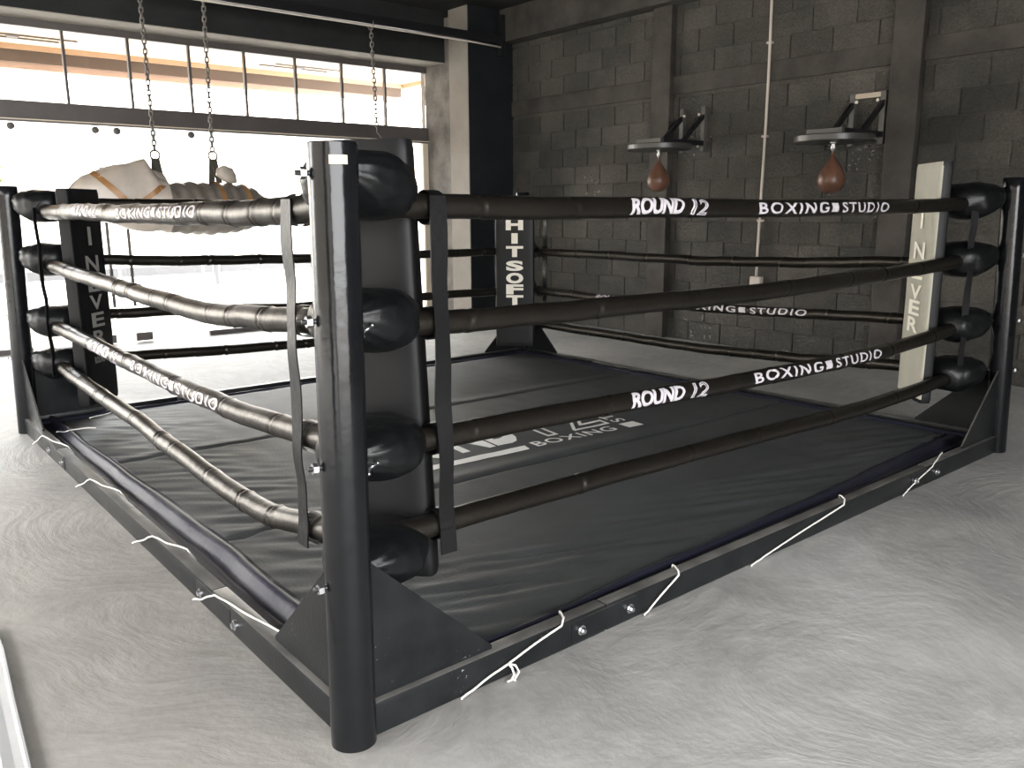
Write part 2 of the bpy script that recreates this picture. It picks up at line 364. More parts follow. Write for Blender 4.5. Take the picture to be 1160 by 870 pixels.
# corner column, wall return and window header beam
XC = 5.274
struct(MB().box((XC, YC, 0), (XW+.1, 6.83, ZC+.02), .006).build('column', 'column_black'))
struct(MB().box((XC-.006, YC+.012, 0), (XC, 6.83, ZC)).build('column_side', 'reveal_pale'))
struct(MB().box((XC+.004, 6.83, 0), (XW+.1, YG+.15, 3.55)).build('wall_return', 'reveal'))
struct(MB().box((X0, 6.93, 3.05), (XC+.3, YG+.2, ZC+.02)).build('beam', 'beam_black'))
struct(MB().box((X0, 6.936, 3.043), (XC+.003, YG+.15, 3.0495)).build('trim_4', 'reveal_pale'))
struct(MB().box((1.5, Y0-.2, 0), (XW+.2, Y0, ZC)).box((X0, Y0-.2, 3.1), (1.5, Y0, ZC)).build('wall_back', 'beam_black'))
# left side stands open to the daylight between end piers; middle pier added to darken post reflections
struct(MB().box((X0-.25, Y0-.2, 0), (X0, Y0+.6, ZC)).box((X0-.25, 7.15, 0), (X0, YG+.2, ZC)).box((X0-.25, -2.7, 0), (X0, -1.5, ZC)).box((X0-.25, Y0, 3.1), (X0, YG, ZC)).build('wall_left', 'beam_black'))

# ---- front window: transom lights, door pair, fixed glass
YF = YG+.05
xs_m = [.04-.58*k for k in range(1, 8)][::-1]+[.04+.0] + [.62, 1.2, 1.78, 2.37, 2.955, 3.54, 4.115, 4.69]
w1 = MB().box((X0, YF-.03, 2.975), (XC, YF+.05, 3.045), .004).box((X0, YF-.05, 2.14), (XC, YF+.06, 2.325), .006)
wf = struct(w1.build('window_1', 'frame'))
mm = MB()
for x in xs_m: mm.box((x-.012, YF-.015, 2.32), (x+.012, YF+.03, 2.98))
struct(mm.build('mullion', 'frame', wf))
struct(MB().box((X0, YF+.005, 2.325), (XC, YF+.011, 2.975)).build('pane', 'glass', wf))
struct(MB().box((X0, YF-.055, 2.155), (XC, YF-.05, 2.165)).build('drip_edge', 'jamb', wf))
w2 = struct(MB().box((XC-.075, YF-.03, 0), (XC-.0, YF+.05, 2.14)).build('window_2', 'jamb'))
struct(MB().box((2.36, YF+.005, .04), (XC-.08, YF+.015, 2.14)).build('pane', 'glass', w2))
struct(MB().box((2.36, YF-.02, 0), (XC-.08, YF+.04, .05), .004).build('bottom_rail', 'frame', w2))
w3 = struct(MB().box((X0, YF-.02, 0), (.65, YF+.04, .05), .004).build('window_3', 'frame'))
struct(MB().box((X0, YF+.005, .04), (.65, YF+.015, 2.14)).build('pane', 'glass', w3))
def spot(mb, x, z, rr=.033):
    mt = Matrix.Translation((x, YF+.01, z)) @ Matrix.Rotation(PI/2, 4, 'X')
    return mb.lathe([(rr*.8, -.022), (rr, -.018), (rr, .018), (rr*.8, .022)], n=16, mtx=mt)
for k, (xa, xb, hx) in enumerate(((.67, 1.495, 1.41), (1.515, 2.34, 1.605))):
    dd = struct(MB().box((xa, YF+.004, .012), (xb, YF+.016, 2.125)).build('door_%d' % (k+1), 'glass'))
    hm = MB().tube([(hx, YF-.05, .38), (hx, YF-.05, 1.75)], .016, 12)
    for z in (.5, 1.62): hm.tube([(hx, YF-.05, z), (hx, YF+.01, z)], .009, 8)
    struct(hm.build('handle', 'frame', dd, True))
    struct(MB().box((min(hx, hx+(-.16 if k == 0 else .16)), YF-.006, .012), (max(hx, hx+(-.16 if k == 0 else .16))+.0, YF+.026, .095), .003).build('lock', 'frame', dd))
    struct(spot(spot(MB(), hx, 2.1), xa+.02 if k == 0 else xb-.01, 2.1).build('glass_fitting', 'frame', dd, True, 40))

# ---- outdoors
struct(MB().box((-40, YG+.08, -.2), (60, 60, -.02)).box((-40, -30, -.2), (X0, YG+.08, -.02)).box((X0, -30, -.2), (20, Y0, -.02)).build('ground', 'pave'))
cnp = struct(MB().box((X0-3, YG+.2, 3.34), (7.2, 10.5, 3.5)).build('canopy', 'soffit'))
struct(MB().box((X0-3, 10.47, 3.275), (7.2, 10.6, 3.5)).box((6.95, YG+.2, 3.275), (7.2, 10.47, 3.5)).build('upper_fascia', 'fascia_peach', cnp))
struct(MB().box((X0-3, 10.5, 3.14), (6.95, 10.62, 3.275)).build('middle_fascia', 'fascia_grey', cnp))
struct(MB().box((X0-3, 10.53, 3.06), (6.9, 10.64, 3.14)).build('lower_fascia', 'fascia_pink', cnp))
for (xa, xb), lb in (((.7, 1.78), 'thin twin line lamp on the canopy soffit, far left behind the transom panes'), ((4.3, 5.35), 'thin twin line lamp on the canopy soffit, right half of the transom panes')):
    t = thing('soffit_lamp', lb, 'lamp', ((xa+xb)/2, 10.05, 3.32), 'line lamps under the canopy')
    for q in (0, .16): MB().box((xa+q, 10.0-q*1.2, 3.315), (xb+q, 10.02-q*1.2, 3.335), .003).build('tube', 'frame', t)
    MB().box(((xa+xb)/2-.03, 9.85, 3.312), ((xa+xb)/2+.09, 10.02, 3.337), .004).build('bracket', 'frame', t)
# unseen wall added to block sky light and reflections from the left
struct(MB().box((-11.2, -14, -.02), (-11, 10, 4.8)).build('light_blocker_wall', 'light_blocker'))
# shop block across the street
t = thing('shop_building', 'pale shop building with tall dark panes, across the street', 'building', (6, 24, 0))
MB().box((-14, 24, -.02), (26, 30, 4.5)).build('wall', 'facade', t)
for k, (x, w, z0, z1) in enumerate(((8.3, 1.0, -.0, 1.6), (9.6, .7, 0, 1.6), (10.7, .35, 0, 1.7), (12.0, .8, 0, 1.8), (13.2, .8, 0, 1.8), (4.0, 1.4, 3.3, 4.1), (6.0, 1.6, 3.3, 4.1), (8.2, .8, 3.3, 4.1), (1.0, 2.2, 3.2, 3.5))):
    MB().box((x, 23.95, z0), (x+w, 24.05, z1), .01).build('window', 'facade_win', t)
t = thing('rail_fence', 'low grey rail fence beyond the glass doors', 'fence', (4.3, 14, -.02))
for xa, xb in ((1.0, 3.0), (3.15, 4.9), (5.05, 7.2)): MB().box((xa, 13.97, .2), (xb, 14.03, .36), .008).build('rail', 'greyrail', t)
for x in (1.0, 3.07, 4.97, 7.2): MB().box((x-.03, 13.95, -.02), (x+.03, 14.05, .36), .006).build('post', 'greyrail', t)
def shrub(x, y, h, w, lb):
    t = thing('shrub', lb, 'shrub', (x, y, -.02)); mb = MB()
    for i in range(70):
        q = random.random()*2*PI; rr = w*random.random()**.5; z = h*(.25+.75*random.random())
        p = Vector((x+rr*math.cos(q), y+rr*math.sin(q), z)); s = .16
        a = Vector((random.uniform(-1, 1), random.uniform(-1, 1), random.uniform(-1, 1))).normalized()*s
        b = a.cross(Vector((random.random(), random.random(), 1))).normalized()*s*.5
        mb.add([p-a, p+b, p+a, p-b], [(0, 1, 2, 3)])
    mb.build('foliage', 'foliage', t); MB().tube([(x, y, -.02), (x+.03, y, h*.6)], [.05, .03], 8).build('stem', 'web', t)
shrub(2.0, 20.5, 2.6, .7, 'small green street shrub beyond the glass, far left')
shrub(1.1, 20.8, 2.0, .35, 'thin pale street shrub at the left frame edge beyond the glass')

# ---- steel hanging rail, conduits, junction box
t = thing('hanging_rail', 'black steel hanging rail crossing under the ceiling by the window', 'rail', (1, 6.4, 3.25))
MB().box((X0, 6.35, 3.225), (XW-.2, 6.42, 3.315), .004).build('beam_bar', 'blackmetal', t)
MB().box((XW-.26, 6.34, 3.1), (XW-.2, 6.43, 3.55), .004).build('end_bracket', 'blackmetal', t)
tag(MB().tube([(X0, 6.36, 3.205)]+[(X0+.5+k*.9, 6.36, 3.205+.004*math.sin(k)) for k in range(11)]+[(5.70, 6.36, 3.19)], .011, 8).build('conduit', 'conduit', None, True), 'thin pale conduit running along under the black hanging rail', 'pipe')
t = thing('conduit', 'thin pale vertical conduit on the block wall between the speed bags', 'pipe', (5.9, 2.86, .7))
MB().tube([(XW-.036, 2.86+.008*math.sin(z*2), z) for z in [.70+.2*k for k in range(14)]], .0125, 10).build('pipe', 'conduit', t, True)
for z in (1.2, 1.95, 2.75): MB().box((XW-.05, 2.835, z), (XW-.001, 2.885, z+.02), .003).build('clip', 'conduit', t)
t = thing('junction_box', 'small square cream junction box at the foot of the wall conduit', 'box', (5.92, 2.87, .63))
MB().box((XW-.05, 2.81, .575), (XW-.002, 2.93, .695), .006).build('body', 'conduit', t)
MB().box((XW-.056, 2.815, .58), (XW-.05, 2.925, .69), .002).build('cover', 'conduit', t)

# ---- chains and the wrapped heavy bag
def chain(mb, a, b, pitch=.044, wire=.0072):
    a, b = Vector(a), Vector(b); n = max(2, round((b-a).length/pitch)); dz = (b-a)/n; t = dz.normalized()
    ref = Vector((1, 0, 0)); x = (ref-t*ref.dot(t)).normalized(); y = t.cross(x)
    for k in range(n):
        cpt = a+dz*(k+.5); ax = x if k % 2 else y; ax = (ax*.8+(y if k % 2 else -x)*.6).normalized()
        hl = dz.length/2+.006; w = .0165; pts = []
        for j in range(10):
            q = 2*PI*j/10; ca, sa = math.cos(q), math.sin(q)
            pts.append(cpt+t*(sa*w+(hl-w)*(1 if sa > 0 else -1))+ax*ca*w)
        m = len(pts); V = []; F2 = []
        for j in range(m):
            tg = (pts[(j+1) % m]-pts[j-1]).normalized(); o1 = tg.cross(ax.cross(t)).normalized(); o2 = tg.cross(o1)
            for e in range(5): q = 2*PI*e/5; V.append(pts[j]+(o1*math.cos(q)+o2*math.sin(q))*wire)
        for j in range(m):
            for e in range(5): F2.append((j*5+e, j*5+(e+1) % 5, ((j+1) % m)*5+(e+1) % 5, ((j+1) % m)*5+e))
        mb.add(V, F2)
    return mb
def ringpts(c, rad, ax1, ax2, n=18): return [Vector(c)+Vector(ax1)*rad*math.cos(2*PI*k/n)+Vector(ax2)*rad*math.sin(2*PI*k/n) for k in range(n+1)]
YB = 6.40
for xa, xb, z0, z1, lb in ((1.64, 1.65, 3.26, 1.865, 'steel chain holding the left end of the wrapped bag'), (2.20, 2.18, 3.26, 1.875, 'steel chain holding the right end of the wrapped bag'), (3.96, 3.99, 3.24, 2.16, 'steel chain behind the near corner post, with a hook at its end')):
    t = thing('chain', lb, 'chain', (xa, YB, z0), 'bag chains')
    chain(MB(), (xa, YB, z0-.05), (xb, YB, z1)).build('links', 'chain', t, True)
    MB().tube(ringpts((xa, YB, z0-.01), .055, (0, 1, 0), (0, 0, 1)), .006, 8, False).build('top_shackle', 'chain', t, True)
    if xa > 3: MB().tube([(xb+.05*math.sin(k*.5)*(1 if k < 7 else .9), YB, z1-.02-.02*k+(0 if k < 7 else .02*(k-6)*1.6)) for k in range(10)], .006, 8).build('hook', 'chain', t, True)

t = thing('heavy_bag', 'grey horizontal punching bag in clear wrapping hung on two chains', 'punching bag', (2.1, YB, 1.36))
prof = [(1.50, .02), (1.52, .13), (1.58, .19), (1.7, .222), (1.9, .238), (2.1, .24), (2.3, .236), (2.45, .215), (2.55, .18), (2.63, .12), (2.68, .05), (2.69, .01)]
def bag_r(x):
    for (a, ra), (b, rb) in zip(prof, prof[1:]):
        if a <= x <= b: return ra+(rb-ra)*(x-a)/(b-a)
    return .02
def bag_p(uu, vv):
    x = 1.505+uu*1.18; q = vv*2*PI; rr = bag_r(x)
    rr *= 1+.028*math.sin((x*52)+1.6*math.sin(q+.6))+.05*noise.noise((x*6, math.cos(q)*2, math.sin(q)*2))
    sag = -.03*(1-((x-2.1)/.6)**2)
    return Vector((x, YB+rr*math.cos(q), 1.375+sag+rr*math.sin(q)*1.0))
MB().grid(bag_p, 110, 40).build('body', 'bagskin', t, True)
sec = [(.90, 1.50, .075, .03), (.97, 1.48, .15, .07), (1.12, 1.46, .215, .12), (1.3, 1.47, .27, .17), (1.44, 1.47, .31, .19), (1.52, 1.46, .325, .20), (1.56, 1.42, .29, .21), (1.62, 1.385, .24, .22), (1.72, 1.36, .235, .232)]
def sleeve(x):
    for p, q in zip(sec, sec[1:]):
        if p[0] <= x <= q[0]:
            k = (x-p[0])/(q[0]-p[0]); return [p[i]+(q[i]-p[i])*k for i in range(4)]
    return sec[-1]
def slv(uu, vv):
    x = .9+uu*.8; _, cz, hz, hy = sleeve(x); q = vv*2*PI
    w = 1+.10*noise.noise((x*4, math.cos(q)*1.5, math.sin(q)*1.5+3))
    # squarish cross-section with pinched corners
    e = .75; cx, sz = math.cos(q), math.sin(q)
    return Vector((x+.05*sz*(1-uu), YB+hy*w*math.copysign(abs(cx)**e, cx), cz+hz*w*math.copysign(abs(sz)**e, sz)))
MB().grid(slv, 44, 44).build('wrapping', 'plastic', t, True)
def strip(pts, w, side=-1, off=.008):
    mb = MB(); V = []; n = 24
    for k in range(n+1):
        k2 = k/n*(len(pts)-1); i = min(int(k2), len(pts)-2); fr = k2-i
        x = pts[i][0]+(pts[i+1][0]-pts[i][0])*fr; z = pts[i][1]+(pts[i+1][1]-pts[i][1])*fr
        dx, dz = pts[i+1][0]-pts[i][0], pts[i+1][1]-pts[i][1]; l = math.hypot(dx, dz)
        for s in (-1, 1):
            X, Z = x-dz/l*w*s, z+dx/l*w*s; _, cz, hz, hy = sleeve(X)
            f = max(0, 1-min(1, abs(Z-cz)/hz)**2)**.5
            if X > 1.62: hy = max(hy, .24)
            V.append(Vector((X, YB-hy*f*1.07-off, Z)))
    mb.add(V, [(2*k, 2*k+1, 2*k+3, 2*k+2) for k in range(n)]); return mb
for p, w in ([(1.09, 1.66), (1.38, 1.34)], .026), ([(1.36, 1.345), (1.66, 1.57)], .022):
    strip(p, w).build('tape', 'tape', t)
for x in (1.63, 2.16, 2.42):
    pts = [Vector((x+.05*k/20, YB-1.03*bag_r(x)*math.sin(PI*k/20)-.004, 1.375-.02+1.03*bag_r(x)*math.cos(PI*k/20))) for k in range(15)]
    mb = MB(); V = []
    for p in pts: V += [p+Vector((-.02, 0, 0)), p+Vector((.02, 0, 0))]
    mb.add(V, [(2*k, 2*k+1, 2*k+3, 2*k+2) for k in range(14)]).build('tape', 'tape', t)
for x, zt in ((1.65, 1.86), (2.18, 1.87)):
    MB().tube(ringpts((x, YB, zt-.035), .042, (1, 0, 0), (0, 0, 1)), .0095, 8, False).build('ring', 'chain', t, True)
    mb = MB()
    mb.prism([(x-.03, YB-.02, zt-.07), (x+.03, YB-.02, zt-.07), (x+.055, YB-.05, 1.58), (x+.0, YB-.05, 1.58)], (0, .008, 0))
    mb.prism([(x-.03, YB+.02, zt-.07), (x+.03, YB+.02, zt-.07), (x+.02, YB+.06, 1.57), (x-.035, YB+.06, 1.57)], (0, .008, 0))
    mb.box((x-.032, YB-.026, zt-.08), (x+.032, YB+.026, zt-.065), .003)
    mb.build('strap', 'web', t)
for x, z in ((1.62, 1.60), (2.27, 1.66)):
    MB().lathe([(.01, -.12), (.05, -.08), (.075, -.02), (.06, .05), (.05, .08), (.01, .10)], n=14, mtx=Matrix.Translation((x, YB-.06, z)) @ Matrix.Rotation(-1.0, 4, 'Y'), fun=lambda i, q: 1+.25*math.sin(3*q+i)).build('loose_film', 'plastic', t, True)

# ================================================================== RING
CORN = {'N': (0, 0, 1, 1), 'R': (L, 0, -1, 1), 'P': (0, L, 1, -1), 'F': (L, L, -1, -1)}
WHERE = {'N': 'near corner', 'R': 'right-hand corner', 'P': 'left-hand corner by the glass', 'F': 'far corner'}
BH, BT = .094, .025       # base beam height, half width
STUB = .89
def wr_bolt(mb, p, axis):
    rot = Matrix.Rotation(PI/2, 4, 'X') if axis == 'y' else Matrix.Rotation(PI/2, 4, 'Y')
    m = Matrix.Translation(p) @ rot
    mb.lathe([(.016, -.004), (.016, .003), (.011, .004)], n=16, mtx=m); mb.lathe([(.0105, -.012), (.0105, .013), (.008, .016)], n=6, mtx=m)
    return mb
def beam_mb(p0, p1):
    mb = MB(); lo = [min(a, b) for a, b in zip(p0, p1)]; hi = [max(a, b) for a, b in zip(p0, p1)]
    return mb.box(lo, hi, .006)
for key, (cx, cy, sx, sy) in CORN.items():
    t = thing('corner_post', {'N': 'tall black steel ring post nearest the camera, beige sticker near its top', 'R': 'black steel ring post at the right edge beside the white cushion', 'P': 'black steel ring post at the left edge before the bright glass', 'F': 'far black ring post hidden behind the HIT SOFT cushion'}[key], 'ring post', (cx, cy, 0), 'ring corner posts')
    top = Vector((cx+sx*LEAN, cy+sy*LEAN, H)); bot = Vector((cx, cy, 0))
    mb = MB(); pts = [bot.lerp(top, k/24) for k in range(25)]
    rad = [.057*(1+.004*math.sin(k*1.7)) for k in range(25)]
    pts = pts+[top+Vector((0, 0, .004))]; rad = rad+[.053]
    mb.tube(pts, rad, 40, rfun=lambda i, q: 1+.006*math.sin(3*q+i*.21)).build('tube', 'post', t, True, 50)
    # two welded gusset plates
    for ax in (0, 1):
        def P2(s, z):
            return (cx+sx*s, cy, z) if ax == 0 else (cx, cy+sy*s, z)
        poly = [P2(.045, BH-.003), P2(.445, BH-.003), P2(.445, BH+.012), P2(.075, .455), P2(.045, .455)]
        MB().prism(poly, (0, .008, 0) if ax == 0 else (.008, 0, 0)).build('gusset_plate', 'plate', t)
        a, b = ((cx+sx*.03, cy-BT, .002), (cx+sx*STUB, cy+BT, BH)) if ax == 0 else ((cx-BT, cy+sy*.03, .002), (cx+BT, cy+sy*STUB, BH))
        fb = beam_mb(a, b).build('foot_beam', 'plate', t, True, 40)
        o = -sy if ax == 0 else -sx
        for side in (o, -o):
            p = (cx+sx*.78, cy+side*(BT+.002), .045) if ax == 0 else (cx+side*(BT+.002), cy+sy*.70, .045)
            wr_bolt(MB(), p, 'y' if ax == 0 else 'x').build('bolt', 'steel', fb, True, 40)
    if key == 'N':
        V = []
        for k in range(9):
            ang = -PI/2-.75+k*(.72/8)+.12
            for z in (1.418, 1.438): V.append(top+Vector((.0592*math.cos(ang)-.001, .0592*math.sin(ang)-.001, z-H)))
        MB().add(V, [(2*k, 2*k+1, 2*k+3, 2*k+2) for k in range(8)]).build('sticker', 'sticker', t)
RAIL = {'front': ((STUB, 0), (L-STUB, 0), 'y', -1, 'long black floor beam on the right-hand front side of the ring'), 'left': ((0, STUB), (0, L-STUB), 'x', -1, 'long black floor beam on the left side of the ring'), 'backr': ((L, STUB), (L, L-STUB), 'x', 1, 'black floor beam on the ring side along the block wall'), 'backl': ((STUB, L), (L-STUB, L), 'y', 1, 'black floor beam on the ring side along the window')}
for k, (p0, p1, ax, o, lb) in RAIL.items():
    t = thing('base_beam', lb, 'beam', ((p0[0]+p1[0])/2, (p0[1]+p1[1])/2, 0), 'ring base beams')
    a, b = Vector((*p0, .002)), Vector((*p1, BH-.001))
    if ax == 'y': a.y -= BT-.001; b.y += BT-.001; a.x += .003; b.x -= .003
    else: a.x -= BT-.001; b.x += BT-.001; a.y += .003; b.y -= .003
    MB().box(a, b, .006).build('beam', 'plate', t, True, 40)
    for q in (.11, -.11):
        e = p0 if q > 0 else p1
        for side in (o, -o):
            p = (e[0]+q, e[1]+side*(BT+.002), .045) if ax == 'y' else (e[0]+side*(BT+.002), e[1]+q, .045)
            wr_bolt(MB(), p, ax).build('bolt', 'steel', t, True, 40)
    # splice plates over the joints
    for q, e in ((1, p0), (-1, p1)):
        s0, s1 = -.15, .15
        if ax == 'y': lo, hi = (e[0]+s0, e[1]+o*(BT-.002), .012), (e[0]+s1, e[1]+o*(BT+.0015), BH-.012)
        else: lo, hi = (e[0]+o*(BT-.002), e[1]+s0, .012), (e[0]+o*(BT+.0015), e[1]+s1, BH-.012)
        lo, hi = [min(x, y) for x, y in zip(lo, hi)], [max(x, y) for x, y in zip(lo, hi)]
        MB().box(lo, hi, .0008).build('splice_plate', 'plate', t)

# ---- canvas
def hem_w(side, s):   # width of the navy border along each side, s in 0..4
    n = .02*noise.noise((s*1.7, side*3.1, .3))
    if side == 0: return .085+.14*(s/L)**1.6+n        # front right
    if side == 1: return .16+.03*math.sin(s*1.1)+n+(.05 if s > 3.3 else 0)*(s-3.3)   # left
    if side == 2: return .13+n
    return .12+n
def cz(x, y):
    e = min(x, y, L-x, L-y)
    z = .074+.010*noise.noise((x*.9, y*.9, 1.0))
    z += .0016*noise.noise((x*2.3, y*9, 4.0))*1.0+.0022*noise.noise((x*9, y*3, 7.0))
    # creases fanning in from the front and left edges
    fr = max(0, 1-abs(y-.30)/.42); z += fr*.013*noise.noise((x*3.0+y*3, (x*.35+y)*26, 2.2))
    fl = max(0, 1-abs(x-.42)/.5); z += fl*.010*noise.noise(((x*1.0-y*.2)*5, (y+x*.7)*15, 9.0))
    for sy_ in (1.295, 2.63):
        dd = y-(sy_-.02*(x-2)); z -= .010*math.exp(-(dd/.012)**2); z += .006*math.exp(-((dd-.05)/.05)**2)
    z -= .008*math.exp(-(max(0, e-.1)/.05)**1)
    return z
def remap(i, n):
    return i
Ng = 230
V = []; Fc = []
for i in range(Ng+1):
    for j in range(Ng+1):
        u_, v_ = i/Ng, j/Ng
        s1 = u_*L; s2 = v_*L
        x = hem_w(1, s2)+u_*(L-hem_w(1, s2)-hem_w(2, s2)); y = hem_w(0, s1)+v_*(L-hem_w(0, s1)-hem_w(3, s1))
        V.append((x, y, cz(x, y)))
w = Ng+1
cv = MB().add(V, [(i*w+j, (i+1)*w+j, (i+1)*w+j+1, i*w+j+1) for i in range(Ng) for j in range(Ng)])
ct = thing('ring_canvas', 'black ring floor canvas with a large white gym logo', 'ring canvas', (2, 2, 0))
cv.build('sheet', 'canvas', ct, True)
def hem(side):
    prof = [(0, 0), (.06, -.004), (.14, .012), (.26, .022), (.38, .016), (.50, -.002), (.58, -.012), (.66, -.002), (.76, .006), (.88, -.006), (.96, -.026), (1, -.040)]
    flat = [(0, 0), (.05, -.004), (.16, .006), (.3, .012), (.42, .008), (.55, -.003), (.7, .006), (.82, .008), (.93, -.004), (1, -.02)]
    p = prof if side in (1, 2) else flat
    V = []; n = 140; m = len(p)
    for k in range(n+1):
        s = .02+k/n*(L-.04); wd = hem_w(side, s)
        for j, (q, dz) in enumerate(p):
            off = wd*(1-q)+.034*q
            off += .012*noise.noise((s*2.2, q*2, side*7.7))*math.sin(PI*q)
            pt = [(s, off), (off, s), (L-off, s), (s, L-off)][side]
            z = .060+dz+(.074-.060)*(1-q)-(.012*q if side in (1, 2) else 0)+.006*noise.noise((s*5, q*3, side*2.0))*math.sin(PI*q)
            if j == 0: z = cz(*pt)
            V.append((pt[0], pt[1], max(.004, z)))
    return MB().add(V, [(k*m+j, (k+1)*m+j, (k+1)*m+j+1, k*m+j+1) for k in range(n) for j in range(m-1)])
for sd in range(4): hem(sd).build('hem', 'hem', ct, True)
# logo
lg = MB(); cpt = Vector((1.9, 1.8, 0)); tilt = -.045
def on_canvas(x, y, z=0):
    dx, dy = x-1.9, y-1.6; X = 1.9+dx*math.cos(tilt)-dy*math.sin(tilt); Y = 1.6+dx*math.sin(tilt)+dy*math.cos(tilt)
    X, Y = CAM.x+(X-CAM.x)*.988, CAM.y+(Y-CAM.y)*.988
    return Vector((X, Y, cz(X, Y)+.0022+z))
bm = fit(text_mesh('ROUND', 1, bold=.035, shear=.12, space=.93), .98, 2.06, 1.68, 2.25); to_mb(lg, slice_bm(bm, .04, .04), on_canvas)
lg.build('lettering', 'white_ink', ct); lg = MB()
to_mb(lg, slice_bm(bm_quad(.98, 1.93, 1.535, 1.605, .02), .04, .04), on_canvas); lg.build('underline', 'white_ink', ct); lg = MB()
bm = fit(text_mesh('12', 1, outline=.016, shear=.12), 2.17, 2.66, 1.67, 2.25); to_mb(lg, slice_bm(bm, .05, .05), lambda x, y, z: on_canvas(x, y, 0)+Vector((0, 0, z*.0)))
lg.build('number', 'white_ink', ct); lg = MB()
bm = fit(text_mesh('BOXING', 1, bold=.012, space=1.15), 2.0, 2.60, 1.545, 1.635); to_mb(lg, slice_bm(bm, .05, .05), on_canvas)
lg.build('lettering', 'white_ink', ct); lg = MB()
to_mb(lg, bm_quad(2.68, 2.80, 1.535, 1.63), on_canvas); lg.build('square_mark', 'white_ink', ct); lg = MB()
bm = fit(text_mesh('STUDIO', 1, bold=.012, space=1.15), 1.67, 2.25, 0, .095)
to_mb(lg, slice_bm(bm, .05, .05), lambda x, y, z: on_canvas(2.79-y, x))
lg.build('lettering', 'white_ink', ct)

# ---- ropes
SIDES = {
 # name: (function s -> xy on the rope line, outward normal, print normal)
 'front': (lambda s: (s, A), Vector((0, -1, 0))), 'left': (lambda s: (A, L-s), Vector((-1, 0, 0))),
 'backr': (lambda s: (L-A, L-s), Vector((-1, 0, 0))), 'backl': (lambda s: (s, L-A), Vector((0, -1, 0)))}
# s runs left to right as seen from the camera side
RZ = {
 'front': [[(.2, 1.335), (.4, 1.325), (1.2, 1.322), (1.9, 1.318), (2.8, 1.322), (3.6, 1.333), (3.8, 1.34)],
           [(.2, 1.03), (.43, 1.015), (.74, 1.01), (1.12, 1.005), (1.92, 1.0), (2.9, 1.018), (3.6, 1.04), (3.8, 1.05)],
           [(.2, .70), (.42, .69), (.74, .686), (1.26, .675), (2.0, .655), (2.96, .652), (3.55, .68), (3.8, .70)],
           [(.2, .44), (.42, .438), (.74, .436), (1.14, .43), (1.63, .425), (2.23, .41), (3.0, .40), (3.6, .42), (3.8, .43)]],
 'left': [[(.2, 1.34), (.5, 1.323), (1.26, 1.318), (2.5, 1.31), (3.5, 1.32), (3.8, 1.335)],
          [(.2, 1.05), (.35, 1.02), (1.6, .985), (2.4, .968), (2.9, .972), (3.42, 1.005), (3.8, 1.03)],
          [(.2, .69), (.35, .665), (1.9, .645), (2.8, .64), (3.47, .668), (3.8, .69)],
          [(.2, .45), (.3, .425), (1.37, .388), (2.26, .352), (2.9, .325), (3.2, .335), (3.5, .385), (3.8, .42)]],
 'backr': [[(.2, 1.34), (2, 1.32), (3.8, 1.34)], [(.2, .985), (.41, .972), (1.65, .97), (2.6, .978), (3.5, 1.02), (3.8, 1.04)],
           [(.2, .66), (.41, .645), (1.5, .64), (2.5, .66), (3.5, .70), (3.8, .71)], [(.2, .38), (.63, .362), (1.5, .36), (2.15, .36), (2.85, .388), (3.5, .43), (3.8, .44)]],
 'backl': [[(.2, 1.37), (1.5, 1.36), (3.8, 1.345)], [(.2, 1.04), (.52, 1.03), (.92, 1.01), (1.78, .99), (2.9, .98), (3.54, .98), (3.8, .99)],
           [(.2, .72), (.5, .70), (.9, .688), (1.8, .65), (2.9, .648), (3.5, .642), (3.8, .65)], [(.2, .44), (.68, .42), (1.16, .40), (1.74, .38), (3, .37), (3.8, .385)]]}
def interp(pts, s):
    n = len(pts)
    if s <= pts[0][0]: return pts[0][1]
    for i in range(n-1):
        a, b = pts[i], pts[i+1]
        if s <= b[0]:
            def sl(k):
                k0, k1 = max(0, k-1), min(n-1, k+1); return (pts[k1][1]-pts[k0][1])/(pts[k1][0]-pts[k0][0])
            h = b[0]-a[0]; t = (s-a[0])/h
            return (2*t**3-3*t*t+1)*a[1]+(t**3-2*t*t+t)*h*sl(i)+(-2*t**3+3*t*t)*b[1]+(t**3-t*t)*h*sl(i+1)
    return pts[-1][1]
